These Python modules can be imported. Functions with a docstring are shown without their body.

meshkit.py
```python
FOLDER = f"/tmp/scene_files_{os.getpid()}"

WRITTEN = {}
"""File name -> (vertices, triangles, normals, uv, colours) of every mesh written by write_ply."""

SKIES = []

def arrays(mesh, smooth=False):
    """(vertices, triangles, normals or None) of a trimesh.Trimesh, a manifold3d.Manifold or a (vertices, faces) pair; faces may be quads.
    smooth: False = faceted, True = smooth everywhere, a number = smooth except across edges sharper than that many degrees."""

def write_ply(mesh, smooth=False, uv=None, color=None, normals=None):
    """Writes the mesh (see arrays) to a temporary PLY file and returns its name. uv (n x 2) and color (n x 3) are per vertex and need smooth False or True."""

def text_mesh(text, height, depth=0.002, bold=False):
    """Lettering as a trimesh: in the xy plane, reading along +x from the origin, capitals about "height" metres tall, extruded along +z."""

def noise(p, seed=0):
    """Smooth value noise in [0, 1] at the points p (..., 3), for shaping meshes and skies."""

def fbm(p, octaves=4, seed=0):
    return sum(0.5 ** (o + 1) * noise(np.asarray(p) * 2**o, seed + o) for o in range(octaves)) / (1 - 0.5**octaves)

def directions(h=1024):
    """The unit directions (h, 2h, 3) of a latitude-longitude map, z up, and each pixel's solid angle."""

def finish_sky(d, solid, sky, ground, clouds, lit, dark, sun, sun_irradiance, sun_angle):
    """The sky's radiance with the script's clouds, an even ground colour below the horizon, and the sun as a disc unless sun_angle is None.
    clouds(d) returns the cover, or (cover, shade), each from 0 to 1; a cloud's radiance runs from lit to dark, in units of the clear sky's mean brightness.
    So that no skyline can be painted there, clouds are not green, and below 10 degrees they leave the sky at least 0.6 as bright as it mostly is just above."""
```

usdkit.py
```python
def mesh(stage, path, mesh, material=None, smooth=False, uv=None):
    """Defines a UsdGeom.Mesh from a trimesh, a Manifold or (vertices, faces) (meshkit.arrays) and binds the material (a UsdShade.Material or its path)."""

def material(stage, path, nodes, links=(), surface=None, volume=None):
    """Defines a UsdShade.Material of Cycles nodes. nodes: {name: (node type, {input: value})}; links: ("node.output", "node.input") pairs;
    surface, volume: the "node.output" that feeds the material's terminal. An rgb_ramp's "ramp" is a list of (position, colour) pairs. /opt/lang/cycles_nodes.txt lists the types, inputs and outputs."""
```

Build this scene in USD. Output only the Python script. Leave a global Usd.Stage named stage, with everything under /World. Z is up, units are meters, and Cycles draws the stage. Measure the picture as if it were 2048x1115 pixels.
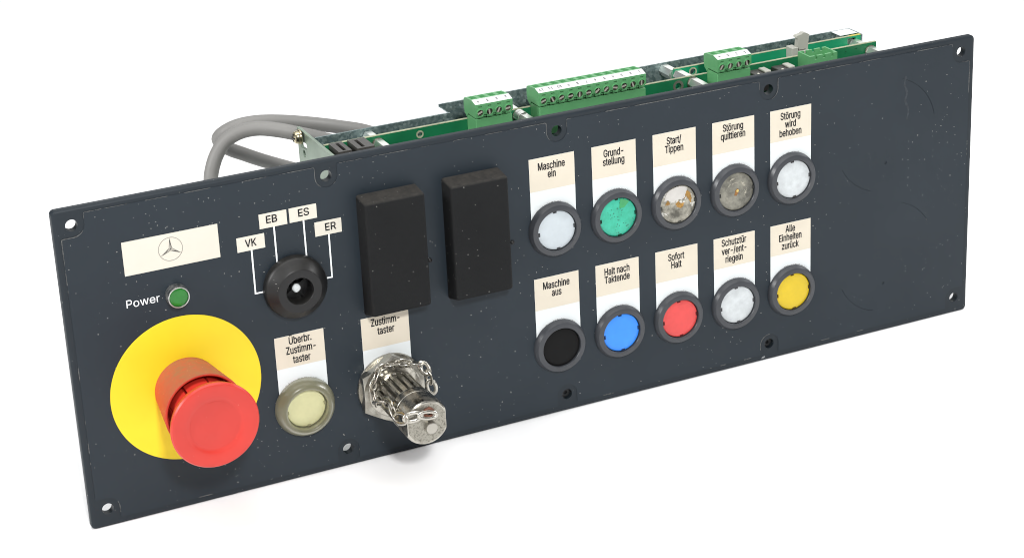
import math, random
import numpy as np
import trimesh
import manifold3d as m3
from manifold3d import Manifold, CrossSection
from shapely.geometry import Polygon, Point, LineString, box as sbox
from shapely import affinity
from shapely.ops import unary_union
from pxr import Usd, UsdGeom, UsdLux, UsdShade, Sdf, Gf, Vt
import usdkit, meshkit

random.seed(5)
rng = np.random.default_rng(5)
stage = Usd.Stage.CreateInMemory()
UsdGeom.SetStageUpAxis(stage, UsdGeom.Tokens.z)
UsdGeom.SetStageMetersPerUnit(stage, 1.0)
UsdGeom.Xform.Define(stage, '/World')
PI = math.pi

# ------------------------------------------------------------------ camera
RIGHT, DOWN, FWD = [0.9012631, -0.4313447, -0.0408231], [-0.1879279, -0.3042794, -0.9338614], [0.3903945, 0.8493266, -0.3552975]
EYE = [-0.160932, -0.854583, 0.471776]
FPX, PPX, PPY = 4205.2, 1082.99, 399.09
cam = UsdGeom.Camera.Define(stage, '/World/camera')
r, d, f = map(np.array, (RIGHT, DOWN, FWD))
cam.AddTransformOp().Set(Gf.Matrix4d(*r, 0, *(-d), 0, *(-f), 0, *EYE, 1))
HA = 36.0
cam.CreateHorizontalApertureAttr(HA)
cam.CreateVerticalApertureAttr(HA * 557 / 1024)
cam.CreateFocalLengthAttr(FPX / 2048 * HA)
cam.CreateHorizontalApertureOffsetAttr(-(PPX - 1024) / 2048 * HA)
cam.CreateVerticalApertureOffsetAttr((PPY - 557.5) / 2048 * HA)
cam.CreateClippingRangeAttr(Gf.Vec2f(0.02, 100))
cam.CreateExposureAttr(0.0)

# ------------------------------------------------------------------ light: studio lamps round a white table
def M(name, nodes, links=(), surface='p.BSDF'):
    return usdkit.material(stage, '/World/Looks/' + name, nodes, links, surface=surface)

dome = UsdLux.DomeLight.Define(stage, '/World/studio_room')
dm = M('studio_room', {'b': ('background_shader', {'color': (0.94, 0.97, 1.0), 'strength': 0.12})}, surface='b.background')
UsdShade.MaterialBindingAPI.Apply(dome.GetPrim()).Bind(dm)

def rect(name, pos, target, w, h, inten, color=(1, 1, 1)):
    L = UsdLux.RectLight.Define(stage, '/World/' + name)
    p, t = np.array(pos, float), np.array(target, float)
    z = (p - t) / np.linalg.norm(p - t)
    x = np.cross((0, 0, 1.0), z); x /= np.linalg.norm(x); y = np.cross(z, x)
    L.AddTransformOp().Set(Gf.Matrix4d(*x, 0, *y, 0, *z, 0, *p, 1))
    L.CreateWidthAttr(w); L.CreateHeightAttr(h); L.CreateIntensityAttr(inten); L.CreateColorAttr(Gf.Vec3f(*color))
CEN = np.array((0.24, 0, 0.08))
kd = np.array((-10.0, -43, 31.7)); kd /= np.linalg.norm(kd)
rect('key_softbox', CEN + kd * 2.2, CEN, 0.2, 0.2, 275)
rect('overhead_softbox', (0.3, 0.55, 1.9), (0.3, 0.45, 0), 2.2, 1.3, 1.5)
rect('table_softbox', (0.22, -0.34, 2.0), (0.22, -0.28, 0), 2.6, 0.5, 4.2)
rect('side_softbox', (-1.6, -0.26, 1.0), (0.15, -0.12, 0), 0.6, 0.6, 23)
rect('side_softbox_001', (2.2, -0.26, 1.0), (0.3, -0.12, 0), 0.6, 0.6, 23)
rect('backdrop_softbox', (0.9, 2.3, 1.05), (0.24, 0, 0.1), 2.8, 1.2, 1.2)

# ------------------------------------------------------------------ helpers (millimetres in, metres out)
used = {}
def numbered(path):
    n = used.get(path, 0); used[path] = n + 1
    return path if n == 0 else f'{path}_{n:03d}'
def tag(p, label=None, cat=None, group=None, kind=None):
    p = p.GetPrim() if hasattr(p, 'GetPrim') else p
    for k, v in (('label', label), ('category', cat), ('group', group), ('kind', kind)):
        if v: p.SetCustomDataByKey(k, v)
def thing(name, label, cat, group=None, loc=(0, 0, 0)):
    x = UsdGeom.Xform.Define(stage, numbered('/World/' + name))
    if any(loc): x.AddTranslateOp().Set(Gf.Vec3d(*[c / 1000 for c in loc]))
    tag(x, label, cat, group)
    return x.GetPrim()
def obj(name, mesh, mat, parent=None, smooth=35, label=None, off=(0, 0, 0)):
    base = str(parent.GetPath()) if parent is not None else '/World'
    v, f, _ = meshkit.arrays(mesh)
    v = (v - np.array(off)) / 1000.0
    m = usdkit.mesh(stage, numbered(base + '/' + name), trimesh.Trimesh(v, f, process=False), mat, smooth=smooth)
    if label: tag(m, label)
    return m.GetPrim()
FR = np.array([[1, 0, 0, 0], [0, 0, -1, 0], [0, 1, 0, 0], [0, 0, 0, 1.0]])   # panel (right, up, out) -> scene
def front(m, u=0, v=0, w=0):
    """a mesh in panel axes, moved to (u, v, w), in scene axes"""
    vv, ff, _ = meshkit.arrays(m)
    t = trimesh.Trimesh(vv, ff, process=False)
    t.apply_translation((u, v, w)); t.apply_transform(FR)
    return t
def cat(*ms):
    out = []
    for m in ms:
        v, f, _ = meshkit.arrays(m); out.append(trimesh.Trimesh(v, f, process=False))
    return trimesh.util.concatenate(out)
def bx(x0, x1, y0, y1, z0, z1, c=0.0):
    """box; c = chamfer"""
    if c <= 0:
        t = trimesh.creation.box((x1 - x0, y1 - y0, z1 - z0)); t.apply_translation(((x0 + x1) / 2, (y0 + y1) / 2, (z0 + z1) / 2)); return t
    pts = []
    for sx in (0, 1):
        for sy in (0, 1):
            for sz in (0, 1):
                p = np.array(((x0, x1)[sx], (y0, y1)[sy], (z0, z1)[sz]), float); s = np.array((1 - 2 * sx, 1 - 2 * sy, 1 - 2 * sz))
                for k in range(3):
                    q = p + s * c; q[k] = p[k]; pts.append(q)
    return Manifold.hull_points(np.array(pts))
def cyl(r, h, n=48, r2=None):
    return Manifold.cylinder(h, r, r if r2 is None else r2, n)
def lathe(prof, n=72):
    return Manifold.revolve(CrossSection([np.array(prof, float)], m3.FillRule.Positive), n) if False else trimesh.creation.revolve(np.array(prof, float), sections=n)
def ext(shape, h, w=0.0):
    parts = [trimesh.creation.extrude_polygon(g, h, engine='earcut') for g in (getattr(shape, 'geoms', [shape]))]
    t = trimesh.util.concatenate(parts); t.apply_translation((0, 0, w)); return t
def circle(x, y, r, n=24):
    return Point(x, y).buffer(r, n)
def tube(path, r, n=10, closed=False, flat=1.0, up=None):
    """swept tube along a polyline; flat squeezes it along its second axis"""
    P = np.array(path, float); N = len(P)
    T = (np.roll(P, -1, 0) - np.roll(P, 1, 0)) if closed else np.gradient(P, axis=0)
    T /= np.linalg.norm(T, axis=1, keepdims=True)
    a = np.array(up if up is not None else ((0, 0, 1.0) if abs(T[0, 2]) < 0.9 else (1.0, 0, 0)), float)
    V, rings = [], []
    R_ = np.broadcast_to(np.asarray(r, float), (N,))
    for i in range(N):
        a = a - T[i] * (a @ T[i]); a /= np.linalg.norm(a); b = np.cross(T[i], a)
        if up is not None: keep = np.array(up, float)
        th = np.arange(n) / n * 2 * PI
        V.append(P[i] + R_[i] * (np.cos(th)[:, None] * a * flat + np.sin(th)[:, None] * b))
        if up is not None: a = keep
    V = np.vstack(V); F = []
    for i in range(N if closed else N - 1):
        j = (i + 1) % N
        for k in range(n):
            l = (k + 1) % n
            F += [(i * n + k, i * n + l, j * n + l), (i * n + k, j * n + l, j * n + k)]
    if not closed:
        c0, c1 = len(V), len(V) + 1
        V = np.vstack([V, P[:1], P[-1:]])
        for k in range(n):
            l = (k + 1) % n
            F += [(c0, l, k), (c1, (N - 1) * n + k, (N - 1) * n + l)]
    t = trimesh.Trimesh(V, np.array(F), process=False); t.fix_normals(); return t
def spline(pts, k=10):
    P = np.array(pts, float); P = np.vstack([2 * P[0] - P[1], P, 2 * P[-1] - P[-2]]); out = []
    for i in range(1, len(P) - 2):
        for t in np.arange(k) / k:
            out.append(0.5 * ((2 * P[i]) + (P[i + 1] - P[i - 1]) * t + (2 * P[i - 1] - 5 * P[i] + 4 * P[i + 1] - P[i + 2]) * t * t + (3 * P[i] - P[i - 1] - 3 * P[i + 1] + P[i + 2]) * t ** 3))
    out.append(P[-2]); return np.array(out)

# ------------------------------------------------------------------ materials
def plain(name, col, rough=0.5, metal=0.0, spec=0.5, grain=0.0, gscale=400, bump=0.0, bscale=1500, **kw):
    """a principled surface whose tone wanders a little with noise"""
    nodes = {'g': ('geometry', {}), 'p': ('principled_bsdf', {'base_color': col, 'roughness': rough, 'metallic': metal, 'specular_ior_level': spec, **kw})}
    links = []
    if grain:
        lo, hi = tuple(c * (1 - grain) for c in col), tuple(min(1, c * (1 + grain)) for c in col)
        nodes['n'] = ('noise_texture', {'scale': gscale, 'detail': 4.0, 'roughness': 0.6})
        nodes['r'] = ('rgb_ramp', {'ramp': [(0.3, lo), (0.7, hi)]})
        links += [('g.position', 'n.vector'), ('n.fac', 'r.fac'), ('r.color', 'p.base_color')]
    if bump:
        nodes['bn'] = ('noise_texture', {'scale': bscale, 'detail': 3.0})
        nodes['bp'] = ('bump', {'strength': bump, 'distance': 0.0002})
        links += [('g.position', 'bn.vector'), ('bn.fac', 'bp.height'), ('bp.normal', 'p.normal')]
    return M(name, nodes, links)

def dusty(name, col, rough, spec, dust=(0.50, 0.49, 0.46), amount=1.0, top=None, grain=0.08, bump=0.05, dens=1.0):
    """painted / moulded surface with scattered white specks and fibres; top = colour of dust lying on upward faces"""
    lo, hi = tuple(c * (1 - grain) for c in col), tuple(c * (1 + grain) for c in col)
    N = {'g': ('geometry', {}),
         'n': ('noise_texture', {'scale': 14.0, 'detail': 4.0, 'roughness': 0.6}), 'r': ('rgb_ramp', {'ramp': [(0.3, lo), (0.7, hi)]}),
         'nr': ('noise_texture', {'scale': 30.0, 'detail': 5.0, 'roughness': 0.65}), 'rr': ('map_range', {'from_min': 0.3, 'from_max': 0.7, 'to_min': rough - 0.06, 'to_max': rough + 0.08}),
         'bn': ('noise_texture', {'scale': 2600.0, 'detail': 2.0}), 'bp': ('bump', {'strength': bump, 'distance': 0.0002}),
         'p': ('principled_bsdf', {'specular_ior_level': spec})}
    L = [('g.position', 'n.vector'), ('n.fac', 'r.fac'), ('g.position', 'nr.vector'), ('nr.fac', 'rr.value'), ('rr.result', 'p.roughness'),
         ('g.position', 'bn.vector'), ('bn.fac', 'bp.height'), ('bp.normal', 'p.normal')]
    last = 'r.color'
    if top:
        N |= {'sx': ('separate_xyz', {}), 'tn': ('noise_texture', {'scale': 300.0, 'detail': 4.0, 'roughness': 0.7}), 'tm': ('map_range', {'from_min': 0.15, 'from_max': 0.9, 'to_min': 0.0, 'to_max': 1.0, 'clamp': True}),
              'ta': ('map_range', {'from_min': 0.3, 'from_max': 0.65, 'to_min': 0.35, 'to_max': 1.0, 'clamp': True}), 'tx': ('math', {'math_type': 'multiply'}), 'tc': ('mix_color', {'b': top})}
        L += [('g.true_normal', 'sx.vector'), ('sx.z', 'tm.value'), ('g.position', 'tn.vector'), ('tn.fac', 'ta.value'), ('tm.result', 'tx.value1'), ('ta.result', 'tx.value2'), ('tx.value', 'tc.fac'), (last, 'tc.a')]
        last = 'tc.result'
    # specks: cells of a voronoi, of which only some carry a grain
    for i, (sc, rad, keep, stretch) in enumerate(((230.0, 0.058, 0.60, (1, 1, 1)), (85.0, 0.022, 0.40, (1, 1, 1)), (95.0, 0.026, 0.42, (1, 1, 0.30)), (420.0, 0.085, 0.42, (1, 1, 1)))):
        k = str(i)
        N |= {'m' + k: ('mapping', {'scale': stretch, 'location': (0.37 * i, 0.11 * i, 0.23 * i), 'rotation': (0.0, 0.5 * (i == 2), 0.0)}), 'v' + k: ('voronoi_texture', {'scale': sc}), 'c' + k: ('separate_color', {}),
              'e' + k: ('noise_texture', {'scale': 9.0 + 3 * i, 'detail': 3.0}), 'ea' + k: ('map_range', {'from_min': 0.36, 'from_max': 0.66, 'to_min': keep * 0.35 * dens, 'to_max': keep * 1.7 * dens, 'clamp': True}), 'k' + k: ('math', {'math_type': 'subtract'}), 'kk' + k: ('math', {'math_type': 'multiply', 'value2': rad * 2.4}),
              'mm' + k: ('math', {'math_type': 'minimum', 'value2': rad}),
              'l' + k: ('math', {'math_type': 'less_than'}), 's' + k: ('math', {'math_type': 'multiply', 'value2': 0.6 * amount}), 'x' + k: ('mix_color', {'b': dust})}
        L += [('g.position', 'm' + k + '.vector'), ('m' + k + '.vector', 'v' + k + '.vector'), ('v' + k + '.color', 'c' + k + '.color'), ('g.position', 'e' + k + '.vector'), ('e' + k + '.fac', 'ea' + k + '.value'),
              ('ea' + k + '.result', 'k' + k + '.value1'), ('c' + k + '.r', 'k' + k + '.value2'), ('k' + k + '.value', 'kk' + k + '.value1'), ('kk' + k + '.value', 'mm' + k + '.value1'),
              ('v' + k + '.distance', 'l' + k + '.value1'), ('mm' + k + '.value', 'l' + k + '.value2'), ('l' + k + '.value', 's' + k + '.value1'), ('s' + k + '.value', 'x' + k + '.fac'), (last, 'x' + k + '.a')]
        last = 'x' + k + '.result'
    L.append((last, 'p.base_color'))
    return M(name, N, L)

def metal(name, col, rough, dirt=(0.10, 0.085, 0.06), amount=0.5, scale=260, bump=0.15):
    N = {'g': ('geometry', {}), 'n': ('noise_texture', {'scale': scale, 'detail': 6.0, 'roughness': 0.7}), 'a': ('map_range', {'from_min': 0.48, 'from_max': 0.72, 'to_min': 0.0, 'to_max': amount, 'clamp': True}),
         'c': ('mix_color', {'a': col, 'b': dirt}), 'ro': ('map_range', {'from_min': 0.3, 'from_max': 0.75, 'to_min': rough * 0.7, 'to_max': rough * 1.9}), 'mt': ('map_range', {'from_min': 0.5, 'from_max': 0.75, 'to_min': 1.0, 'to_max': 0.6, 'clamp': True}),
         'bp': ('bump', {'strength': bump, 'distance': 0.0003}), 'p': ('principled_bsdf', {})}
    L = [('g.position', 'n.vector'), ('n.fac', 'a.value'), ('a.result', 'c.fac'), ('c.result', 'p.base_color'), ('n.fac', 'ro.value'), ('ro.result', 'p.roughness'), ('n.fac', 'mt.value'), ('mt.result', 'p.metallic'), ('n.fac', 'bp.height'), ('bp.normal', 'p.normal')]
    return M(name, N, L)

PAINT = dusty('panel_paint', (0.0145, 0.0205, 0.0265), 0.45, 0.27)
FOIL = dusty('panel_foil', (0.0165, 0.0240, 0.0318), 0.44, 0.27, dens=1.35)
FOAM = dusty('black_foam', (0.0105, 0.011, 0.0115), 0.75, 0.16, top=(0.040, 0.037, 0.033), dens=1.2, bump=0.6)
KNOBBLACK = dusty('black_plastic', (0.0065, 0.0065, 0.0068), 0.40, 0.4, top=(0.022, 0.021, 0.019), dens=1.25)
RED = dusty('red_plastic', (0.53, 0.030, 0.019), 0.36, 0.5, dust=(0.75, 0.5, 0.42), amount=0.7, dens=0.8, bump=0.03, grain=0.12)
REDDUST = dusty('dusty_red_plastic', (0.52, 0.05, 0.026), 0.55, 0.4, dust=(0.75, 0.6, 0.45), top=(0.30, 0.125, 0.066), dens=1.3)
YELLOW = plain('yellow_disc', (0.80, 0.60, 0.017), 0.5, spec=0.35, grain=0.02, gscale=60)
WHITE = plain('printed_white', (0.70, 0.735, 0.74), 0.5, spec=0.3, grain=0.015, gscale=60)
CREAM = plain('cream_paper', (0.645, 0.585, 0.48), 0.55, spec=0.3, grain=0.03, gscale=50)
CREAM2 = plain('cream_strip', (0.655, 0.62, 0.535), 0.55, spec=0.3, grain=0.02, gscale=50)
INK = plain('black_ink', (0.010, 0.010, 0.011), 0.6, spec=0.3)
INKW = plain('white_ink', (0.82, 0.84, 0.85), 0.6, spec=0.3)
BEZEL = plain('bezel_plastic', (0.041, 0.044, 0.050), 0.33, spec=0.45, grain=0.08, gscale=200, bump=0.03)
GAP = plain('dark_gap', (0.006, 0.006, 0.006), 0.6, spec=0.3)
def lens(name, col, grain=0.05, gs=160): return plain(name, col, 0.28, spec=0.5, grain=grain, gscale=gs)
L_WHITE = lens('white_lens', (0.50, 0.55, 0.58), 0.06)
L_WHITE2 = lens('white_lens_worn', (0.54, 0.57, 0.58), 0.12, 260)
L_BLACK = plain('black_lens', (0.006, 0.006, 0.006), 0.5, spec=0.12)
L_BLUE = lens('blue_lens', (0.028, 0.24, 0.86), 0.08)
L_RED = lens('red_lens', (0.66, 0.060, 0.056), 0.08)
L_YELLOW = lens('yellow_lens', (0.62, 0.44, 0.006), 0.06)
def speckled(name, base, alt, spot, c, sc=420, thr=0.16):
    N = {'g': ('geometry', {}), 'n': ('noise_texture', {'scale': 170, 'detail': 5.0, 'roughness': 0.65}), 'r': ('rgb_ramp', {'ramp': [(0.36, base), (0.66, alt)]}), 'v': ('voronoi_texture', {'scale': sc}), 'e': ('noise_texture', {'scale': 130, 'detail': 2.0}),
         'em': ('map_range', {'from_min': 0.45, 'from_max': 0.62, 'to_min': 0.0, 'to_max': thr * 2, 'clamp': True}), 'l': ('math', {'math_type': 'less_than'}), 's': ('math', {'math_type': 'multiply', 'value2': 0.8}), 'x': ('mix_color', {'b': spot}), 'p': ('principled_bsdf', {'roughness': 0.35})}
    return M(name, N, [('g.position', 'n.vector'), ('n.fac', 'r.fac'), ('g.position', 'v.vector'), ('g.position', 'e.vector'), ('e.fac', 'em.value'), ('v.distance', 'l.value1'), ('em.result', 'l.value2'), ('l.value', 's.value1'), ('s.value', 'x.fac'), ('r.color', 'x.a'), ('x.result', 'p.base_color')])
L_GREEN = speckled('green_lens', (0.018, 0.34, 0.21), (0.038, 0.46, 0.31), (0.012, 0.13, 0.085), None, 700, 0.17)
L_BURNT = speckled('burnt_lens', (0.07, 0.066, 0.05), (0.42, 0.40, 0.33), (0.62, 0.61, 0.56), None, 700, 0.26)
L_GREY = speckled('smoked_lens', (0.075, 0.072, 0.058), (0.25, 0.24, 0.195), (0.36, 0.345, 0.29), None, 900, 0.10)
AMBER = plain('amber_resin', (0.30, 0.155, 0.022), 0.3, grain=0.5, gscale=500)
AMBERD = plain('dark_amber_resin', (0.20, 0.085, 0.014), 0.3, grain=0.3, gscale=500)
STAR = plain('emblem_ink', (0.06, 0.06, 0.055), 0.6, spec=0.3)
OLIVE = M('olive_silicone', {'p': ('principled_bsdf', {'base_color': (0.185, 0.18, 0.115), 'roughness': 0.3, 'transmission_weight': 0.2, 'ior': 1.4, 'specular_ior_level': 0.5})})
L_OLIVE = lens('pale_olive_lens', (0.56, 0.55, 0.30), 0.06)
CHROME = metal('nickel', (0.46, 0.44, 0.39), 0.20, amount=0.75, scale=240, bump=0.06)
CHAINM = metal('chain_steel', (0.50, 0.48, 0.43), 0.22, amount=0.6, bump=0.05)
CAPFACE = metal('cap_face', (0.34, 0.325, 0.28), 0.36, dirt=(0.07, 0.06, 0.045), amount=1.0, scale=800, bump=0.4)
RUST = plain('rust', (0.15, 0.055, 0.03), 0.7, grain=0.4, gscale=700)
LAMPM = metal('lamp_ring', (0.55, 0.55, 0.53), 0.28, amount=0.6, scale=600)
GREENL = plain('green_lamp', (0.012, 0.17, 0.016), 0.22, grain=0.12, gscale=250)
PCB = plain('circuit_board', (0.010, 0.15, 0.058), 0.32, spec=0.5, grain=0.14, gscale=60)
PCB2 = plain('rear_circuit_board', (0.012, 0.27, 0.12), 0.32, spec=0.5, grain=0.12, gscale=60)
PCBEDGE = plain('board_edge', (0.34, 0.36, 0.24), 0.7, grain=0.25, gscale=500)
PCBYEL = plain('board_edge_yellow', (0.50, 0.45, 0.10), 0.6)
TERM = plain('terminal_green', (0.108, 0.335, 0.138), 0.42, spec=0.45, grain=0.05, gscale=120)
TERMDARK = plain('terminal_green_dark', (0.02, 0.09, 0.035), 0.5)
STRIP = plain('marker_strip', (0.70, 0.71, 0.70), 0.5)
NUMINK = plain('marker_ink', (0.12, 0.12, 0.125), 0.6)
SCREWM = metal('screw_steel', (0.34, 0.32, 0.27), 0.3, amount=0.4, scale=900)
SLOTM = plain('screw_slot', (0.62, 0.60, 0.52), 0.35, metal=0.25)
ZINC = None
def zinc(name, a, b, rough=0.34, metalv=1.0):
    N = {'g': ('geometry', {}), 'v': ('voronoi_texture', {'scale': 800.0}), 'c': ('separate_color', {}), 'n': ('noise_texture', {'scale': 120.0, 'detail': 5.0}), 'ad': ('math', {'math_type': 'multiply'}), 'r': ('rgb_ramp', {'ramp': [(0.1, a), (0.55, b)]}), 'ro': ('map_range', {'from_min': 0.0, 'from_max': 1.0, 'to_min': rough - 0.1, 'to_max': rough + 0.14}), 'p': ('principled_bsdf', {'metallic': metalv})}
    return M(name, N, [('g.position', 'v.vector'), ('v.color', 'c.color'), ('g.position', 'n.vector'), ('c.r', 'ad.value1'), ('n.fac', 'ad.value2'), ('ad.value', 'r.fac'), ('r.color', 'p.base_color'), ('c.g', 'ro.value'), ('ro.result', 'p.roughness')])
ZINC = zinc('galvanised_steel', (0.15, 0.21, 0.215), (0.36, 0.44, 0.43), 0.46, 0.75)
CHROMATE = plain('chromated_steel', (0.25, 0.315, 0.25), 0.4, metal=0.6, grain=0.12, gscale=90)
BRASSY = plain('chromated_screw', (0.56, 0.50, 0.34), 0.24, metal=1.0, grain=0.15, gscale=600)
SPACER = plain('spacer_metal', (0.80, 0.82, 0.78), 0.30, metal=0.85, grain=0.04, gscale=120)
LATCHM = plain('latch_plastic', (0.40, 0.40, 0.35), 0.45, grain=0.05, gscale=100)
BLOCKM = plain('header_plastic', (0.055, 0.052, 0.048), 0.45, grain=0.15, gscale=300)
CABLEM = dusty('cable_jacket', (0.215, 0.21, 0.20), 0.5, 0.35, dust=(0.45, 0.44, 0.42), amount=0.5, dens=0.6, bump=0.05)
TABLE = plain('white_table', (0.90, 0.90, 0.90), 0.6, spec=0.2)
HOLEM = plain('hole_dark', (0.012, 0.013, 0.014), 0.5)

# ------------------------------------------------------------------ setting: the white table
def sheet(n):
    t = trimesh.creation.box((9000, 9000, 20)); t.apply_translation((300, 1500, -10.0)); return t
p = obj('table_surface', sheet(1), TABLE); tag(p, 'white table top on which the control panel stands', None, kind='structure')

# ------------------------------------------------------------------ control panel
W, H, TH = 483.0, 155.0, 4.0
panel = thing('control_panel', 'long dark grey machine control panel with push buttons and a red emergency stop', 'control panel')
HX, HZT, HZB, HR = (8.3, 125.0, 241.3, 358.4, 474.6), 147.3, 8.9, 2.7
holes = [(x, HZT) for x in HX] + [(x, HZB) for x in HX]
def rrect(x0, y0, x1, y1, r): return sbox(x0 + r, y0 + r, x1 - r, y1 - r).buffer(r, 8)
def layer(inset, w):
    pts = np.array(rrect(inset, inset, W - inset, H - inset, 2.2 - inset * 0.6).exterior.coords)
    return np.c_[pts, np.full(len(pts), w)]
body = Manifold.hull_points(np.vstack([layer(1.0, 0), layer(0.3, -0.35), layer(0, -1.0), layer(0, -TH + 0.4), layer(0.4, -TH)]))
for hx, hz in holes:
    body -= cyl(HR, 12, 40).translate((hx, hz, -8))
obj('front_plate', front(body), PAINT, panel)
# printed foil, cut round the holes
foil = rrect(3.2, 3.3, 480.0, 152.3, 1.5)
cut = []
for hx, hz in holes:
    e = (200 if hz > 80 else -60)
    if 20 < hx < 460:
        cut.append(unary_union([circle(hx, hz, 5.4), sbox(hx - 5.4, min(hz, e), hx + 5.4, max(hz, e))]))
    else:
        ex = -60 if hx < 20 else 540
        cut.append(unary_union([circle(hx, hz, 5.6), sbox(min(hx, ex), min(hz, e), max(hx, ex), max(hz, e)), sbox(min(hx, ex), hz - 5.6, max(hx, ex), hz + 5.6), sbox(hx - 5.6, min(hz, e), hx + 5.6, max(hz, e))]))
foil = foil.difference(unary_union(cut)).buffer(-0.6).buffer(1.2).buffer(-0.6)
def arc(cx, cz, r, a0, a1, wd):
    a = np.radians(np.linspace(a0, a1, 40)); return LineString(np.c_[cx + r * np.cos(a), cz + r * np.sin(a)]).buffer(wd / 2)
grooves = [arc(428.9, 110.3, 30.25, 12, 72, 0.28), arc(428.9, 110.3, 30.25, 208, 252, 0.2), arc(430, 42.3, 30.1, 30, 72, 0.22), arc(430, 42.3, 30.1, 205, 255, 0.2)]
foil = foil.difference(unary_union(grooves)).difference(circle(428.6, 95.3, 0.85)).difference(circle(428.5, 27.7, 0.8))
FW = 0.22
ft = ext(foil, FW, 0.0)
obj('printed_foil', front(ft), FOIL, panel, smooth=False)
ol, keep = foil.exterior, []
n_ = int(ol.length / 0.7); q_ = np.array([ol.interpolate(t, True).coords[0] for t in np.linspace(0, 1, n_, endpoint=False)])
nz = meshkit.fbm(np.c_[q_ * 0.11, np.zeros(n_)], 4, 3) + 0.18 * meshkit.noise(np.c_[q_ * 1.3, np.ones(n_)], 9) - 0.09
for k in range(n_ - 1):
    if nz[k] > (0.48 if q_[k, 1] > 120 else 0.66):
        keep.append(LineString([q_[k], q_[k + 1]]).buffer(0.05 + 0.13 * max(0.0, nz[k] - 0.42) / 0.3, quad_segs=1))
ed = obj('edge_dust', front(ext(unary_union(keep).simplify(0.02), 0.03, FW)), plain('edge_dust', (0.11, 0.112, 0.11), 0.8, spec=0.2, grain=0.5, gscale=900), panel, smooth=False); tag(ed, 'pale dust caught along the edge of the printed foil', kind='stuff')
for hx in (HX[2], HX[3]):
    s = cyl(2.35, 2.2, 32).translate((hx, HZB, -4.4)) - cyl(1.1, 3, 6).translate((hx, HZB, -3.4))
    obj('screw', front(s), HOLEM, panel, label='dark socket screw sunk in a lower hole')
for (u, v) in ((172.6, 95.9), (215.4, 95.9)):
    obj('blind_rivet', front(lathe([(0, 0), (1.0, 0), (0.9, 0.7), (0.5, 1.0), (0, 1.05)], 20), u, v, FW), KNOBBLACK, panel)

def text(s, cap, xs=1.0, bold=False, weight=0.028, depth=0.06, width=None, center=True):
    t = meshkit.text_mesh(s, cap, depth)
    b = t.bounds
    k = xs if width is None else width / (b[1, 0] - b[0, 0])
    t.apply_scale((k, 1, 1)); b = t.bounds
    t.apply_translation((-(b[0, 0] + b[1, 0]) / 2 if center else -b[0, 0], 0, 0))
    wt = cap * (0.030 if bold else weight)          # a little extra weight: the strokes of the print are broad
    out = []
    for k, (dx, dz) in enumerate(((-wt, 0), (wt, 0), (0, wt), (0, -wt))):
        q = t.copy(); q.apply_translation((dx, dz, 0.004 * k)); out.append(q)
    return cat(*out)

SMEAR = plain('smear', (0.027, 0.033, 0.040), 0.5, spec=0.3, grain=0.3, gscale=700)
ln_ = spline([(440.3, 139.5), (439.6, 136), (441.2, 131), (440.2, 127), (442.2, 122), (441.6, 117)], 8)
obj('smear', front(ext(unary_union([circle(x_, z_, 0.35 + 0.4 * rng.random(), 6) for x_, z_ in ln_]), 0.02, FW)), SMEAR, panel, smooth=False, label='pale rubbed smear inside the upper ring mark')
obj('paint_chip', front(ext(Polygon([(353.6, 1.3), (354.2, 2.2), (355.6, 2.5), (356.0, 1.9), (355.0, 1.25)]), 0.03, 0.0)), plain('chip', (0.22, 0.23, 0.235), 0.6), panel, smooth=False)
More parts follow.
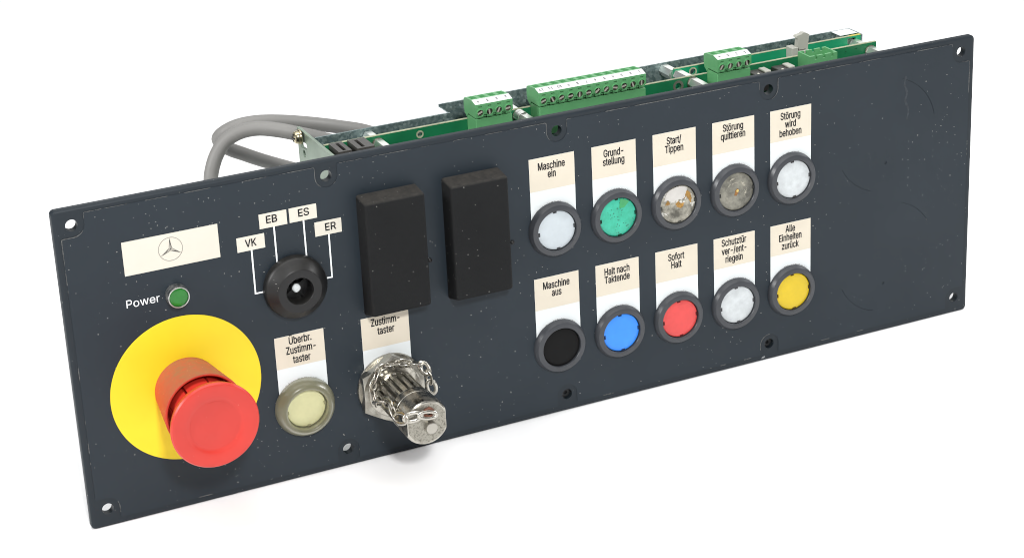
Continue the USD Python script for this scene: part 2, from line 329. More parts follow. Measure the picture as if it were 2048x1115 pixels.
# title strip with a three-pointed star in a ring
ts = obj('title_strip', front(ext(sbox(28.7, 119.0, 72.4, 135.0), 0.06, FW)), CREAM2, panel, smooth=False)
ec = (50.2, 127.6)
ring = circle(*ec, 5.55, 48).difference(circle(*ec, 5.38, 48))
obj('emblem_ring', front(ext(ring, 0.03, FW + 0.07)), STAR, ts, smooth=False)
for k in range(3):
    a = PI / 2 + k * 2 * PI / 3
    tip = np.array((math.cos(a), math.sin(a))) * 5.4; q = np.array((-math.sin(a), math.cos(a)))
    base = np.array((math.cos(a), math.sin(a))) * 0.55
    outer = Polygon([tip, base + q * 0.7, (0, 0), base - q * 0.7])
    inner = Polygon([tip * 0.72, base + q * 0.46, base * 0.2 + q * 0.15]).buffer(0)
    inner2 = Polygon([tip * 0.45, base - q * 0.42, base * 0.3 - q * 0.1]).buffer(0)
    g = affinity.translate(outer.difference(inner).difference(inner2), *ec)
    obj('emblem_star_point', front(ext(g, 0.03, FW + 0.07)), STAR, ts, smooth=False)

# lamp and its lettering
lp = obj('power_lamp', front(lathe([(4.9, 0), (5.1, 0.3), (5.1, 4.4), (4.85, 5.0), (4.45, 5.05), (4.3, 4.7), (4.3, 0.5), (0, 0.5)], 56), 50.4, 105.9, FW), LAMPM, panel)
obj('lens', front(lathe([(0, 4.75), (2.5, 4.72), (4.0, 4.6), (4.32, 4.3), (4.32, 3)], 48), 50.4, 105.9, FW), GREENL, lp, smooth=60)
obj('power_lettering', front(text('Power', 3.75, width=15.2, center=False, weight=0.004), 27.8, 103.95, FW), INKW, panel, smooth=False)

# selector switch, its name tags and guide lines
SC = (105.5, 97.8)
sel = obj('selector_switch', front(lathe([(0, 0.6), (6.2, 0.6), (6.25, 7.6), (6.6, 8.1), (10.0, 8.25), (10.5, 8.0), (10.9, 7.5), (14.2, 4.6), (14.9, 3.4), (15.05, 2.4), (15.05, 0)], 80), *SC, FW), KNOBBLACK, panel)
hub = [cyl(2.7, 2.6, 28).translate((0, 0, 0.6))]
for k in range(4):
    hub.append(bx(-0.6, 0.6, 2.4, 6.2, 0.6, 2.4).apply_transform(trimesh.transformations.rotation_matrix(k * PI / 2 + 0.6, (0, 0, 1))))
obj('socket', front(cat(*hub), *SC, FW), GAP, sel)
blob = trimesh.creation.icosphere(3, 1.0); vv = blob.vertices; blob.vertices = vv * (np.array((1.95, 2.05, 1.1)) * (1 + 0.28 * (meshkit.fbm(vv * 2.2 + 7) - 0.5))[:, None])
obj('adhesive_dab', front(blob, 105.2, 98.0, 3.6 + FW), WHITE, sel, smooth=True)
tagbox = {'VK': (80.4, 119.2, 13.1, 6.95, 6.5, 1.9), 'EB': (91.7, 128.25, 13.1, 7.0, 5.9, 2.2), 'ES': (105.95, 128.35, 13.15, 6.95, 6.9, 2.2), 'ER': (117.5, 119.2, 12.95, 6.95, 7.6, 2.0)}
for s, (x, z, w_, h_, cx, bz) in tagbox.items():
    t = obj('name_tag', front(ext(sbox(x, z, x + w_, z + h_), 0.06, FW)), CREAM2, panel, smooth=False, label=f'cream tag reading {s}')
    obj('lettering', front(text(s, 3.5, width=5.1), x + cx, z + bz, FW + 0.07), INK, t, smooth=False)
lw = 0.38
for k, pts in {'VK': [(87.0, 119.2), (86.9, 97.9), (91.2, 97.9)], 'EB': [(98.4, 128.25), (98.35, 110.0)], 'ES': [(112.5, 128.35), (112.5, 110.0)], 'ER': [(124.0, 119.2), (123.9, 98.0), (119.8, 98.0)]}.items():
    obj('guide_line', front(ext(LineString(pts).buffer(lw, cap_style=2, join_style=2), 0.045, FW)), INKW, panel, smooth=False)

# printed label fields
def label_field(x0, ztop, zbot, lines, base, pitch, cream=16.7, wd=24.0, blabel=None, cx=None, bold0=False):
    t = obj('label_field', front(ext(sbox(x0, zbot, x0 + wd, ztop), 0.05, FW)), WHITE, panel, smooth=False, label=f'label reading {" ".join(lines)}')
    obj('paper_insert', front(ext(sbox(x0 + 0.05, ztop - cream, x0 + wd - 0.05, ztop - 0.05), 0.04, FW + 0.055)), CREAM, t, smooth=False)
    for i, s in enumerate(lines):
        obj('lettering', front(text(s, 3.65, xs=0.635, bold=(bold0 and i == 0)), (cx or (x0 + wd / 2 - 0.2)), base - i * pitch, FW + 0.10), INK, t, smooth=False)
CX = [237.9, 271.2, 304.55, 337.9, 371.2]
T1 = [['Maschine', 'ein'], ['Grund-', 'stellung'], ['Start/', 'Tippen'], ['Störung', 'quittieren'], ['Störung', 'wird', 'behoben']]
T2 = [['Maschine', 'aus'], ['Halt nach', 'Taktende'], ['Sofort', 'Halt'], ['Schutztür', 'ver-/ent-', 'riegeln'], ['Alle', 'Einheiten', 'zurück']]
for i in range(5):
    three = len(T1[i]) == 3
    label_field(CX[i] - 12.0, 135.55, 97.7, T1[i], 130.0 if i > 2 else 129.3, 4.45 if three else 4.3, bold0=(i == 0), cx=CX[i] - 0.2)
    label_field(CX[i] - 12.0, 73.95, 36.0, T2[i], 69.0 if len(T2[i]) == 3 else 67.8, 4.55 if len(T2[i]) == 3 else 4.3, bold0=(i == 0), cx=CX[i] - 0.2)
label_field(93.5, 73.75, 36.5, ['Überbr.', 'Zustimm-', 'taster'], 69.3, 4.85, cream=16.0, cx=105.9)
label_field(136.0, 73.75, 37.0, ['Zustimm-', 'taster'], 68.9, 4.7, cream=16.3, cx=148.2)

GRIME = plain('grime', (0.30, 0.29, 0.28), 0.8, spec=0.1, grain=0.5, gscale=2000)
def grime(parent, c, R0=14.0):
    """dark dust gathered on the white field along the upper rim of a button"""
    bl = []
    for k in range(70):
        a = math.radians(rng.normal(92, 26)); rr = R0 + abs(rng.normal(0, 0.2)); q_ = abs(rng.normal(0.0, 0.075)) + 0.03
        if abs(rr * math.cos(a)) < 11.6: bl.append(Point(rr * math.cos(a), rr * math.sin(a)).buffer(q_, 3))
    g = obj('grime', front(ext(unary_union(bl), 0.03, 0.055), *c, FW), GRIME, parent, smooth=False); tag(g, kind='stuff')
# push buttons
BZ = [(10.15, 0.0), (10.15, 0.6), (10.2, 3.1), (10.35, 3.35), (10.6, 3.45), (12.4, 3.15), (12.75, 2.95), (13.6, 1.5), (13.85, 0.8), (13.9, 0.0)]
BZ = BZ[::-1] if False else BZ
LENS = {0: L_WHITE, 1: L_GREEN, 2: L_BURNT, 3: L_GREY, 4: L_WHITE2, 5: L_BLACK, 6: L_BLUE, 7: L_RED, 8: L_WHITE2, 9: L_YELLOW}
CLIP = {0: (0.045, 0.048, 0.052), 1: (0.006, 0.035, 0.022), 2: (0.05, 0.05, 0.045), 3: (0.035, 0.035, 0.032), 4: (0.045, 0.045, 0.045), 6: (0.010, 0.022, 0.065), 7: (0.075, 0.010, 0.010), 8: (0.06, 0.06, 0.065), 9: (0.06, 0.035, 0.006)}
BL = ['white', 'stained green', 'burnt white and amber', 'smoked grey', 'worn white', 'black', 'blue', 'red', 'white', 'yellow']
for i in range(10):
    c = (CX[i % 5] + 0.15, 98.1 if i < 5 else 36.4)
    pb = obj('push_button', front(lathe(BZ + [BZ[0]], 72), *c, FW), BEZEL, panel, smooth=24, label=f'round push button with a {BL[i]} lens')
    obj('gap', front(lathe([(0, 0.5), (10.16, 0.5), (10.16, 0.7)], 48), *c, FW), GAP, pb)
    R = 9.95
    prof = [(0, 2.75), (4, 2.72), (7.5, 2.6), (9.3, 2.35), (R - 0.1, 2.1), (R, 1.7), (R, 0.6)]
    obj('lens', front(lathe(prof, 64), *c, FW), LENS[i], pb, smooth=50)
    if i in CLIP:
        cm = plain(f'clip_{i}', CLIP[i], 0.6, spec=0.15)
        for k in range(4):
            if i == 3 and k in (1, 3): continue
            a = PI / 2 * k + 0.07
            t = bx(R - 1.0, R + 0.06, -0.95, 0.95, 1.6, 2.62, 0.1)
            v, ff, _ = meshkit.arrays(t); t = trimesh.Trimesh(v, ff, process=False); t.apply_transform(trimesh.transformations.rotation_matrix(a, (0, 0, 1)))
            obj('clip', front(t, *c, FW), cm, pb)
    grime(pb, c)
    def patch(name, poly, mat, w=2.76):
        poly = poly.intersection(circle(0, 0, 9.4, 32)).buffer(0)
        for g in getattr(poly, 'geoms', [poly]):
            obj(name, front(ext(g, 0.07, w), *c, FW), mat, pb, smooth=False)
    def jag(pts, amp, seed, step=0.35):
        ring_ = LineString(list(pts) + [pts[0]]); n = max(8, int(ring_.length / step)); r_ = np.random.default_rng(seed)
        q = np.array([ring_.interpolate(t, True).coords[0] for t in np.linspace(0, 1, n, endpoint=False)]) + r_.normal(0, amp, (n, 2))
        return Polygon(q).buffer(0)
    if i == 1:
        patch('stain', Polygon([(1.2, 9.5), (0.6, 4.6), (3.2, 4.5), (6.2, 7.4), (5, 9.5)]), plain('green_stain', (0.035, 0.30, 0.10), 0.3, grain=0.1, gscale=300))
    if i == 2:
        patch('intact_film', jag([(-8, 2.6), (-5.5, 3.2), (-3.5, 1.4), (0, 1.0), (2.8, 2.6), (4.6, 5.5), (5, 8.9), (0, 9.5), (-6, 8)], 0.18, 4), plain('white_film', (0.52, 0.50, 0.47), 0.35, grain=0.08, gscale=160), 2.66)
        patch('resin_patch', jag([(-1.6, 0.6), (0.3, 1.8), (1.6, 0.2), (3.8, 0.6), (2.6, -1.0), (1.2, -2.4), (-0.6, -1.2)], 0.22, 5), AMBER, 2.75)
        patch('resin_patch', jag([(3.4, 2.2), (4.8, 6.6), (6.6, 5.2), (7.6, 2.0), (7.2, -0.6), (5.6, 1.8), (4.6, 3.4)], 0.2, 6), AMBER, 2.72)
        patch('resin_patch', jag([(-7.4, 0.8), (-5.8, 3.4), (-4.2, 1.0), (-6.0, 0.6)], 0.2, 7), AMBER, 2.72)
    if i == 3:
        RES = plain('pale_residue', (0.27, 0.255, 0.205), 0.5, grain=0.5, gscale=900)
        for a0, a1, rr, wd in ((30, 62, 5.2, 0.7), (75, 118, 4.9, 0.45), (-28, 8, 5.4, 0.6), (130, 165, 6.0, 0.5), (100, 135, 7.4, 0.6), (200, 235, 6.6, 0.4)):
            patch('residue', jag(list(arc(0, 0, rr, a0, a1, wd).exterior.coords)[:-1], 0.26, a1, 0.5), RES, 2.6 if rr > 5.6 else 2.68)
        patch('lamp_spot', jag([(-1.3, -1.9), (-1.0, 0.6), (0.4, 1.8), (1.3, 0.9), (0.6, -1.0), (-0.4, -2.3)], 0.08, 8), AMBERD, 2.76)
        patch('lamp_spot', affinity.translate(circle(0, 0, 0.75), 0.35, 0.5), plain('amber_glow', (0.55, 0.40, 0.12), 0.3), 2.85)

# pale button under a translucent olive cover
UC = (105.3, 36.6)
ub = obj('push_button', front(lathe([(9.9, 0.4), (9.9, 2.2), (9.95, 4.6), (10.4, 5.5), (11.3, 5.75), (12.6, 4.9), (13.9, 3.0), (14.5, 1.4), (14.6, 0.0), (9.9, 0.0), (9.9, 0.4)], 80), *UC, FW), OLIVE, panel, smooth=60, label='pale push button under a translucent olive cover')
grime(ub, UC, 14.6)
obj('base_ring', front(lathe([(9.7, 0.05), (9.7, 1.6), (11.2, 1.7), (13.4, 0.6), (13.6, 0.05)], 64), *UC, FW), plain('olive_base', (0.20, 0.20, 0.12), 0.5), ub)
obj('lens', front(lathe([(0, 2.5), (6, 2.45), (9.2, 2.2), (9.6, 1.8), (9.65, 0.3)], 64), *UC, FW), L_OLIVE, ub, smooth=50)
for k in range(4):
    a = PI / 2 * k + 0.07
    t = trimesh.creation.box((0.9, 1.6, 0.5)); t.apply_translation((9.1, 0, 2.25)); t.apply_transform(trimesh.transformations.rotation_matrix(a, (0, 0, 1)))
    obj('clip', front(t, *UC, FW), plain(f'olive_clip_{k}', (0.24, 0.23, 0.12), 0.4), ub)

# black cover blocks
def cover(x0, x1, z0, z1, dz0, dz1, w, label):
    pts = []
    for (x, z, ww, r_) in [(x0, z0, 0, .8), (x1, z0, 0, .8), (x0, z1, 0, .8), (x1, z1, 0, .8)]:
        pts.append(cyl(1.2, 0.6, 16).translate((x + (1.2 if x == x0 else -1.2), z + (1.2 if z == z0 else -1.2), FW)))
    for (x, z) in [(x0, z0 + dz0), (x1, z0 + dz0), (x0, z1 + dz1), (x1, z1 + dz1)]:
        pts.append(Manifold.sphere(1.5, 20).translate((x + (1.6 if x == x0 else -1.6), z + (1.6 if z < 100 else -1.6), w - 1.5)))
    h = Manifold.batch_hull(pts)
    obj('cover_block', front(h), FOAM, panel, smooth=40, label=label)
cover(138.3, 168.2, 75.4, 135.2, 2.4, -0.8, 11.2, 'left of the two black cover blocks')
cover(180.9, 210.3, 74.2, 135.2, 2.3, -0.9, 11.2, 'right of the two black cover blocks')

# emergency stop
EC = (50.6, 59.7)
es = obj('emergency_stop_button', front(lathe([(0, 43.3), (8, 43.2), (11.2, 43.1), (12.6, 43.5), (14.0, 44.2), (17.9, 44.5), (19.5, 44.1), (20.1, 43.2), (19.95, 42.0), (19.2, 39.8), (17.6, 36.8), (15.5, 34.2), (13.6, 32.8), (12.5, 32.4)], 112), *EC, FW), RED, panel, smooth=40)
obj('yellow_disc', front(lathe([(0, 0.0), (35.2, 0.0), (35.2, 0.32), (34.95, 0.45), (0, 0.45)], 128), *EC, FW), YELLOW, es)
obj('collar', front(lathe([(14.9, 0.45), (15.0, 1.0), (18.1, 27.6), (17.9, 28.2), (17.2, 28.2), (16.6, 27.4), (15.4, 16.0), (12.0, 15.5)], 96), *EC, FW), REDDUST, es)
sl = [lathe([(12.6, 12), (12.6, 33.2), (11, 33.2)], 64)]
for k in range(8):
    a = k * PI / 4 + 0.2
    seg = []
    for aa in np.linspace(a - 0.355, a + 0.355, 8): seg.append((aa))
    pr = Polygon([(14.4 * math.cos(q), 14.4 * math.sin(q)) for q in seg] + [(12.4 * math.cos(q), 12.4 * math.sin(q)) for q in seg[::-1]])
    sl.append(ext(pr, 19.5, 13))
obj('fluted_sleeve', front(cat(*sl), *EC, FW), RED, es, smooth=30)
for k in range(3):                                   # turn arrows raised on the face
    a0 = k * 120 + 40
    g = arc(0, 0, 10.4, a0, a0 + 62, 1.5)
    obj('turn_arrow', front(ext(g, 0.12, 43.05), *EC, FW), RED, es, smooth=False)

BARREL = metal('barrel_metal', (0.40, 0.385, 0.34), 0.26, amount=0.6, scale=200, bump=0.05)
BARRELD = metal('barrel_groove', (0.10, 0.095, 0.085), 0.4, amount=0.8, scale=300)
# round metal connector with its screwed cap and chain
CC = (148.2, 37.0)
def hexa(r, a0=30, n=6): return Polygon([(r * math.cos(math.radians(a0 + k * 360 / n)), r * math.sin(math.radians(a0 + k * 360 / n))) for k in range(n)])
cn = obj('round_connector', front(lathe([(13.2, 6.2), (13.2, 7.4), (12.6, 7.9), (10.4, 7.9), (10.2, 9.2), (9.6, 9.6), (0, 9.6)], 64), *CC, FW), CHROME, panel, smooth=30)
obj('washer', front(lathe([(0, 0.0), (16.4, 0.0), (16.6, 0.5), (16.3, 1.3), (0, 1.4)], 64), *CC, FW), CHROME, cn)
hx_ = Manifold.extrude(CrossSection([np.array(hexa(17.6).exterior.coords[:-1])]), 5.0)
cone = Manifold.revolve(CrossSection([np.array([(0, 0), (17.0, 0), (17.7, 0.9), (17.7, 3.9), (15.4, 5.0), (0, 5.0)])]), 72)
obj('hex_nut', front(hx_ ^ cone, *CC, 1.4 + FW), BARREL, cn, smooth=25)
# ribbed barrel
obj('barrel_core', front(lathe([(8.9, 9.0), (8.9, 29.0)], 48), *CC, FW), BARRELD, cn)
nr, prof = 18, []
for k in range(nr):
    for t, rr in ((0.0, 10.3), (0.3, 10.45), (0.6, 10.3), (0.64, 8.8), (0.96, 8.8)):
        a = (k + t) / nr * 2 * PI; prof.append((rr * math.cos(a), rr * math.sin(a)))
barrel = ext(Polygon(prof), 20.0, 9.4)
obj('ribbed_barrel', front(barrel, *CC, FW), BARREL, cn, smooth=20)
obj('barrel_collar', front(lathe([(9.0, 28.6), (10.7, 28.8), (10.95, 29.3), (10.7, 29.9), (10.6, 33.2), (10.2, 33.7), (10.2, 34.3)], 72), *CC, FW), CHROME, cn, smooth=30)
capm = Manifold.revolve(CrossSection([np.array([(0, 34.2), (10.8, 34.2), (11.1, 34.6), (11.1, 44.6), (10.7, 45.6), (10.2, 46.0), (0, 46.0)])]), 80)
capm = capm ^ Manifold.cube((40, 40, 60)).translate((-9.7, -20, 0)) ^ (Manifold.cube((40, 40, 60)).translate((-30.6, -20, 0)) + Manifold.cube((60, 60, 40.5)).translate((-30, -30, 0)))
cap = obj('screw_cap', front(capm, *CC, FW), CHROME, cn, smooth=25)
face = circle(0, 0, 9.7, 40).intersection(sbox(-9.2, -20, 9.1, 20))
obj('cap_face', front(ext(face, 0.12, 46.0), *CC, FW), CAPFACE, cn, smooth=False)
obj('rivet', front(lathe([(0, 2.5), (2.2, 2.5), (2.7, 2.3), (2.85, 1.8), (2.85, 0)], 40), 149.6, 34.9, 46.1 + FW), plain('rivet_metal', (0.42, 0.40, 0.355), 0.35, metal=0.9, grain=0.06), cn, smooth=30)
obj('rust_spot', front(lathe([(1.2, 0.0), (2.6, 0.1), (2.7, 0.5), (2.0, 0.9), (1.2, 0.5)], 28), 149.2, 42.2, 46.05 + FW), RUST, cn, smooth=40)
path = [(151.8, 48.0, 41.2), (144.2, 47.9, 42.5), (138.0, 46.5, 41.8), (135.6, 39, 39.5), (136.6, 32, 43), (135.6, 24, 41.2), (134.8, 16, 37), (135.3, 12, 41.7), (136.5, 11, 45.8), (139.2, 10, 50.8), (143.5, 10.5, 52.3), (149.6, 9.5, 51.8), (155, 10.5, 50.8), (160.8, 11, 49.2), (162.4, 14, 45.7), (163, 15, 41), (164, 15.5, 35.8)]
path = [np.array((u, -w, v)) for (u, w, v) in path]
ctr = np.array((CC[0], 0, CC[1]))
def link(A, B, hw, twist, r=0.55):
    d = B - A; Ln = np.linalg.norm(d); d /= Ln; m = (A + B) / 2
    out = m - ctr; out[1] = 0.0; out -= d * (out @ d); out /= max(1e-6, np.linalg.norm(out)); side = np.cross(d, out)
    s = side * math.cos(twist) + out * math.sin(twist)
    h = Ln / 2 + 0.9
    P = []
    for k in range(28):
        a = 2 * PI * k / 28
        c_, s_ = math.cos(a), math.sin(a)
        P.append(m + d * h * np.sign(c_) * abs(c_) ** 0.8 + s * hw * s_ * (0.62 + 0.38 * abs(math.sin(a))))
    return tube(P, r, 10, closed=True, flat=0.5, up=np.cross(d, s))
for k in range(len(path) - 1):
    A, B = path[k], path[k + 1]
    tw = (0.25 if k % 2 == 0 else 1.2)
    if k == 0:
        d = B - A
        P = [(A + B) / 2 + (B - A) * 0.58 * math.cos(a) + np.array((0, 0, 1.7)) * math.sin(a) + np.array((0, -0.4, 0)) for a in np.linspace(0, 2 * PI, 32, endpoint=False)]
        obj('chain_link', tube(P, 0.85, 10, closed=True, flat=0.6, up=(0, 1, 0)), CHAINM, cn, smooth=True); continue
    obj('chain_link', link(A, B, 2.5 if k % 2 == 0 else 2.0, tw, 0.95), CHAINM, cn, smooth=True)

# ------------------------------------------------------------------ behind the plate: bracket, boards, sheets
br = Manifold.extrude(CrossSection([np.array([(4.0, 20), (65.6, 20), (65.6, 150), (4.0, 150)])]), 1.5)
br -= cyl(1.9, 6, 24).translate((57.2, 138.8, -2))
br -= Manifold.hull(cyl(1.6, 6, 20).translate((60.5, 142.6, -2)) + cyl(1.6, 6, 20).translate((54, 143.4, -2)))
YZX = np.array([[0, 0, 1, 0], [1, 0, 0, 0], [0, 1, 0, 0], [0, 0, 0, 1.0]])   # (y, z, x) -> scene
def side(m, x=0.0):
    v, ff, _ = meshkit.arrays(m); t = trimesh.Trimesh(v, ff, process=False); t.apply_transform(YZX); t.apply_translation((x, 0, 0)); return t
bk = obj('side_bracket', side(br, 134.3), CHROMATE, panel, smooth=False)
scr = lathe([(0, 2.9), (1.3, 2.8), (2.7, 2.2), (3.15, 1.3), (3.2, 0.6), (3.2, 0)], 40)
scr = Manifold(m3.Mesh(np.asarray(cat(scr, lathe([(3.2, 0), (0, 0)], 40)).vertices, np.float32), np.asarray(cat(scr).faces, np.uint32))) if False else scr
XN = np.array([[0, 0, -1, 0], [1, 0, 0, 0], [0, -1, 0, 0], [0, 0, 0, 1.0]])   # axis +w -> -x
def leftward(m, x, y, z):
    v, ff, _ = meshkit.arrays(m); t = trimesh.Trimesh(v, ff, process=False); t.apply_transform(XN); t.apply_translation((x, y, z)); return t
sc_ = obj('bracket_screw', leftward(scr, 132.6, 58.6, 147.2), BRASSY, bk, smooth=40)
obj('washer', leftward(lathe([(0, 0), (3.7, 0), (3.8, 0.4), (3.7, 0.8), (0, 0.8)], 40), 133.4, 58.6, 147.2), BRASSY, bk)
obj('spring_washer', leftward(lathe([(0, 0.8), (3.3, 0.8), (3.35, 1.4), (3.3, 1.6), (0, 1.6)], 40), 134.2, 58.6, 147.2), SCREWM, bk)
obj('cross_recess', leftward(cat(bx(-1.9, 1.9, -0.35, 0.35, 2.0, 2.95), bx(-0.35, 0.35, -1.9, 1.9, 2.0, 2.95)), 132.6, 58.6, 147.2), HOLEM, bk)

def board(x0, x1, y0, y1, z0, z1, mat, holes=(), notch=None):
    sh = sbox(x0, z0, x1, z1)
    for (hx, hz, hr) in holes: sh = sh.difference(circle(hx, hz, hr))
    if notch: sh = sh.difference(sbox(*notch))
    t = ext(sh, y1 - y0); t.apply_transform(FR); t.apply_translation((0, y1, 0))
    return obj('circuit_board', t, mat, panel, smooth=False)
b1 = board(136.3, 444.0, 32.5, 34.1, 12, 149.8, PCB, [(184.5, 146.6, 1.15), (325.3, 146.0, 1.7), (425.0, 147.3, 0.35), (431.5, 148.0, 0.35)])
b2 = board(331.6, 444.4, 47.5, 49.1, 30, 149.8, PCB2, [(342.2, 146.8, 1.6)], (436.0, 145.2, 441.2, 148.9))
tag(b2, 'rear circuit board, shorter and brighter green')
for b, x0, x1, y0, y1 in ((b1, 136.3, 444.0, 32.5, 34.1), (b2, 331.6, 437.5, 47.5, 49.1)):
    obj('board_edge', bx(x0, x1, y0 - 0.02, y1 + 0.02, 149.8, 150.0), PCBEDGE, b, smooth=False)
obj('edge_tab', bx(437.5, 444.4, 47.48, 49.12, 149.8, 150.05), PCBYEL, b2, smooth=False)
def ringlet(x, y, z, r0, r1, mat, b):
    t = ext(circle(0, 0, r1).difference(circle(0, 0, r0)), 0.12); t.apply_transform(FR); t.apply_translation((x, y, z)); obj('solder_ring', t, mat, b, smooth=False)
ringlet(184.5, 32.5, 146.6, 1.15, 1.9, PCBEDGE, b1)
ringlet(325.3, 32.5, 146.0, 1.7, 3.0, plain('bare_board', (0.10, 0.11, 0.08), 0.6), b1)
ringlet(342.2, 47.5, 146.8, 1.6, 2.3, PCBEDGE, b2)

# galvanised rear sheet: a low left section with a folded top, a step, then the tall right section
def strip(pts, x0, x1, th=1.0):
    ln = LineString(pts).buffer(th / 2, cap_style=2, join_style=1); return side(ext(ln, x1 - x0), x0)
rs = obj('rear_sheet', cat(strip([(46.3, 20), (46.3, 149.7)], 136.5, 206.2), strip([(60.3, 20), (60.3, 150)], 206.2, 444.5), bx(205.2, 206.2, 46.3, 59.8, 20, 149.2)), ZINC, panel, smooth=False)
POLZ = plain('bright_zinc', (0.80, 0.83, 0.84), 0.14, metal=1.0, grain=0.05, gscale=200)
obj('folded_lip', ext(Polygon([(189.5, 46.85), (205.15, 46.85), (205.15, 59.75), (200.5, 59.75), (196.5, 56.5)]), 0.22, 149.35), POLZ, rs, smooth=False)
obj('folded_lip', bx(433.5, 444.45, 50.5, 59.75, 149.7, 150.1), POLZ, rs, smooth=False)
obj('end_fold', bx(444.5, 445.5, 47.5, 60.8, 30, 150), ZINC, rs, smooth=False)

# spacers between plate, boards and sheet
def spacer(x, y0, y1, z, af=5.6):
    t = ext(hexa(af / math.sqrt(3), 0), y1 - y0); t.apply_transform(FR); t.apply_translation((x, y1, z)); return t
for (x, z) in ((163.0, 145.6), (236.3, 146.6), (333.6, 146.4), (440.2, 145.2)):
    s = obj('spacer', spacer(x, 4.0, 32.4, z), SPACER, panel, smooth=False)
    yb = 45.2 if x < 206 else (47.4 if x > 330 else 59.7)
    obj('rear_spacer', spacer(x, 34.2, yb, z), SPACER, s, smooth=False)
    if x > 330: obj('rear_spacer', spacer(x - 1.5, 49.2, 59.7, z), SPACER, s, smooth=False)
    t = lathe([(0, 0), (3.3, 0), (3.4, 0.3), (3.3, 0.8), (0, 0.8)], 32); t.apply_transform(FR); t.apply_translation((x, 32.4, z)); obj('washer', t, SCREWM, s)
t = lathe([(2.9, 0.0), (3.0, 0.4), (3.0, 2.4), (2.9, 2.6), (2.9, 3.0), (3.0, 3.2), (3.0, 5.2), (2.7, 5.5)], 32); t.apply_transform(FR); t.apply_translation((236.3, 31.6, 147.2)); obj('spacer_collar', t, SPACER, panel)

# black header sockets beside the bracket
for x0, x1 in ((138.3, 146.3), (147.6, 157.6)):
    m = Manifold.cube((x1 - x0, 14.0, 16.0)).translate((x0, 18.2, 134.6))
    m -= Manifold.cube((1.7, 11.0, 5.0)).translate((x0 + 2.6, 19.5, 147.0))
    m -= Manifold.cube((2.6, 16.0, 5.0)).translate((x1 - 1.6, 18.0, 147.8))
    obj('header_socket', m, BLOCKM, panel, smooth=False)

# green headers on the front board and the terminal plugs pushed into them
def plug(x0, n, pitch, label, seed, ztop=159.9, nums=None, ang=None):
    w = n * pitch
    th = thing('terminal_plug', label, 'terminal plug', 'green terminal plugs on the circuit board', (x0, 21.0, 153.0))
    off = (x0, 21.0, 153.0)
    prof = np.array([(21, 153.2), (30.5, 153.2), (32.0, 151.2), (34.6, 153.0), (35.2, 155.5), (35.2, 159.6), (33.6, 160.5), (25.6, 161.2), (21, ztop)])
    m = Manifold.extrude(CrossSection([prof]), w)
    v, ff, _ = meshkit.arrays(side(m, x0)); m = Manifold(m3.Mesh(v.astype(np.float32), ff.astype(np.uint32)))
    for k in range(n):
        xc = x0 + (k + 0.5) * pitch
        m -= Manifold.hull(Manifold.cube((3.3, 5.6, 0.2)).translate((xc - 1.65, 27.0, 161.6)) + Manifold.cube((2.0, 3.2, 0.2)).translate((xc - 1.0, 29.0, 157.4)))
        v, ff, _ = meshkit.arrays(front(cyl(1.62, 3, 24), xc - 0.1, 155.6, -22.2)); m -= Manifold(m3.Mesh(v.astype(np.float32), ff.astype(np.uint32)))
        m -= Manifold.cube((1.9, 1.2, 0.6)).translate((xc - 0.9, 20.5, 158.3))
        m -= Manifold.cube((2.0, 2.0, 1.5)).translate((xc + 1.4, 20.2, 153.0))
    body_ = obj('body', m, TERM, th, smooth=False, off=off)
    ln = LineString([(21.15, ztop - 0.1), (25.5, 161.12)]).buffer(0.16, cap_style=2)
    st = obj('marker_strip', side(ext(ln, w - 0.1), x0 + 0.05), STRIP, th, smooth=False, off=off)
    sl_ = math.atan2(161.12 - ztop + 0.1, 4.35)
    for k in range(n):
        xc = x0 + (k + 0.5) * pitch
        t = text(str(n - k), 1.75, xs=0.85, depth=0.05)
        t.apply_translation((0, -0.9, 0)); t.apply_transform(trimesh.transformations.rotation_matrix(PI, (0, 0, 1)))
        t.apply_transform(trimesh.transformations.rotation_matrix(sl_, (1, 0, 0))); t.apply_translation((xc, 23.3, (ztop + 161.1) / 2 + 0.16))
        obj('number', t, NUMINK, st, smooth=False, off=off)
        obj('rim', front(lathe([(1.6, -1.2), (1.6, 0.4), (1.9, 0.4), (1.95, -0.3)], 24), xc - 0.1, 155.6, -21.0), TERM, th, smooth=40, off=off)
        s = obj('screw', front(lathe([(0, 0), (1.42, 0), (1.56, -0.15), (1.56, -0.8)], 24), xc - 0.1, 155.6, -21.15), SCREWM, th, smooth=40, off=off)
        a = ang[k % len(ang)]
        sb = trimesh.creation.box((2.6, 0.75, 0.2)); sb.apply_transform(trimesh.transformations.rotation_matrix(math.radians(a), (0, 0, 1)))
        obj('slot', front(sb, xc - 0.1, 155.6, -21.12), SLOTM, s, smooth=False, off=off)
    return th
A12 = [18, -65, 20, 6, 85, 0, 35, 40, -10, 12, -70, 88]
plug(209.1, 4, 4.87, 'green four-way terminal plug at the left end, beside the longest plug', 1, ang=[22, -80, 62, 8])
plug(242.6, 12, 4.87, 'longest green terminal plug, with twelve screws numbered one to twelve', 2, ang=A12)
plug(341.7, 4, 4.87, 'green four-way terminal plug nearest the right end, before the rear board', 3, ang=[55, 72, -75, -78])
def header(x0, x1, z1=152.4):
    m = bx(x0, x1, 21.6, 32.4, 138, z1, 0.25)
    return m
for x0, x1 in ((209.3, 228.3), (242.9, 301.0), (341.9, 361.0)):
    h = obj('terminal_header', header(x0, x1), TERM, panel, smooth=False)
m = Manifold.cube((16.6, 11.4, 14.2)).translate((395.8, 21.0, 138.2)) - Manifold.cube((15.0, 9.0, 8.0)).translate((396.6, 22.2, 146.0))
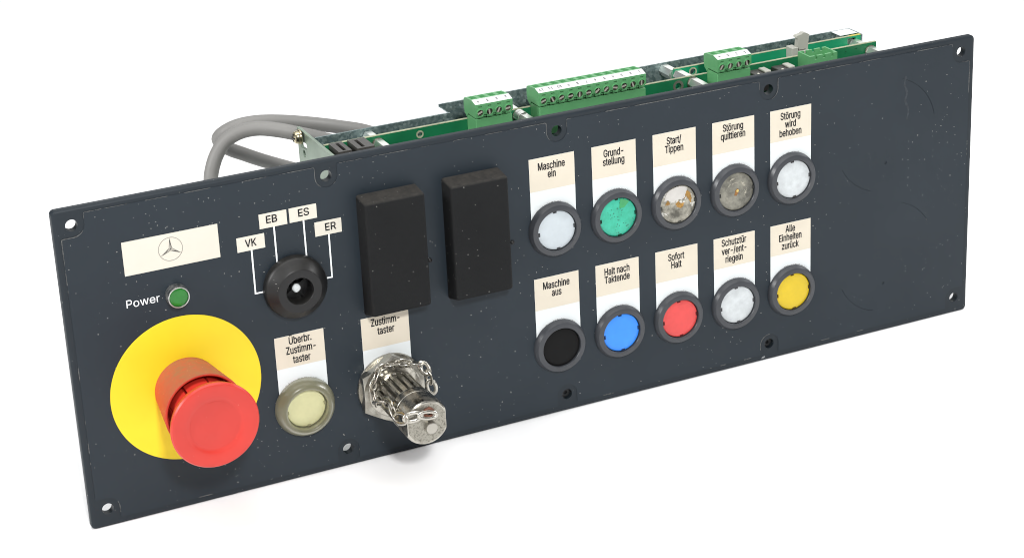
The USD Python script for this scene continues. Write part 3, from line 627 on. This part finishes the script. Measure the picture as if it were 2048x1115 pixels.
for k in range(3):
    m -= Manifold.cube((1.5, 3.0, 2.6)).translate((398.9 + k * 4.9, 20.0, 150.4))
    m -= Manifold.cube((1.5, 3.0, 2.0)).translate((398.9 + k * 4.9, 30.0, 150.8))
h = obj('terminal_header', m, TERM, panel, smooth=False, label='empty green three-way header with open top')
for k in range(3):
    obj('pin', bx(399.2 + k * 4.9, 400.2 + k * 4.9, 26.5, 27.5, 140, 150), SCREWM, h, smooth=False)

# ribbon-cable latch on the rear board
lat = Polygon([(400.6, 156.6), (401.2, 157.5), (403.9, 157.9), (405.0, 158.6), (406.6, 158.4), (408.8, 157.2), (408.5, 155.9), (407.9, 152.3), (407.9, 149.8), (402.4, 149.8), (401.6, 151.8), (402.0, 155.2), (401.6, 156.0)])
t = ext(lat, 3.2); t.apply_transform(FR); t.apply_translation((0, 45.0, 0)); lt = obj('ribbon_latch', t, LATCHM, panel, smooth=30)
obj('latch_base', cat(bx(397.9, 401.7, 41.5, 47.4, 138, 151.4, 0.2), bx(401.9, 408.5, 41.0, 47.4, 138, 149.2, 0.2)), LATCHM, lt, smooth=False)
# small parts on the front board
for x in (364.6, 378.8):
    c = obj('small_component', bx(x, x + 9.5, 20.5, 31.0, 139, 147.7, 0.3), BLOCKM, panel, smooth=False)
    obj('cap', bx(x + 5.6, x + 9.2, 22.5, 29.5, 147.7, 148.8, 0.3), LATCHM, c, smooth=False)
    obj('pin', bx(x + 0.3, x + 1.3, 20.3, 21.8, 146, 148.9, 0.15), SLOTM, c, smooth=False)

# ------------------------------------------------------------------ grey cables looped behind the panel
ca = spline([(205, 122, 100), (190, 112, 110), (172.5, 98, 123), (151.0, 82.5, 136), (137.7, 73, 143.5), (127.5, 75, 146.9), (118.8, 79, 148.1), (110.8, 82, 146.9), (104, 84, 143.2), (98.9, 84, 137.3), (95.3, 83, 130), (93.8, 82, 122.9), (93.6, 82, 108), (94, 84, 88), (98, 92, 60), (106, 110, 30), (125, 140, 10), (160, 175, 4.0), (215, 205, 3.7), (300, 215, 3.7)])
cb = spline([(290, 230, 60), (240, 180, 86), (215.6, 150, 102.1), (190.4, 122, 120.7), (170.7, 108, 130.9), (152.4, 100, 138.4), (136, 97, 143.3), (124.2, 96, 145.5), (114.7, 96, 145.5), (107.9, 98, 142.8), (105.7, 103, 137.8), (111.7, 110, 130.1), (121.7, 117, 122.9), (132.1, 124, 115.8), (143.5, 132, 108.4), (158.5, 142, 99.1), (179, 155, 86.5), (215, 175, 64), (270, 200, 34), (350, 218, 3.6)])
p = obj('cable', tube(ca, 3.6, 16), CABLEM, smooth=True); tag(p, 'grey cable arching over the panel top into the side bracket, in front of the other', 'cable', 'grey cables behind the panel')
p = obj('cable', tube(cb, 3.5, 16), CABLEM, smooth=True); tag(p, 'grey cable looping behind the other cable and back down to the right', 'cable', 'grey cables behind the panel')
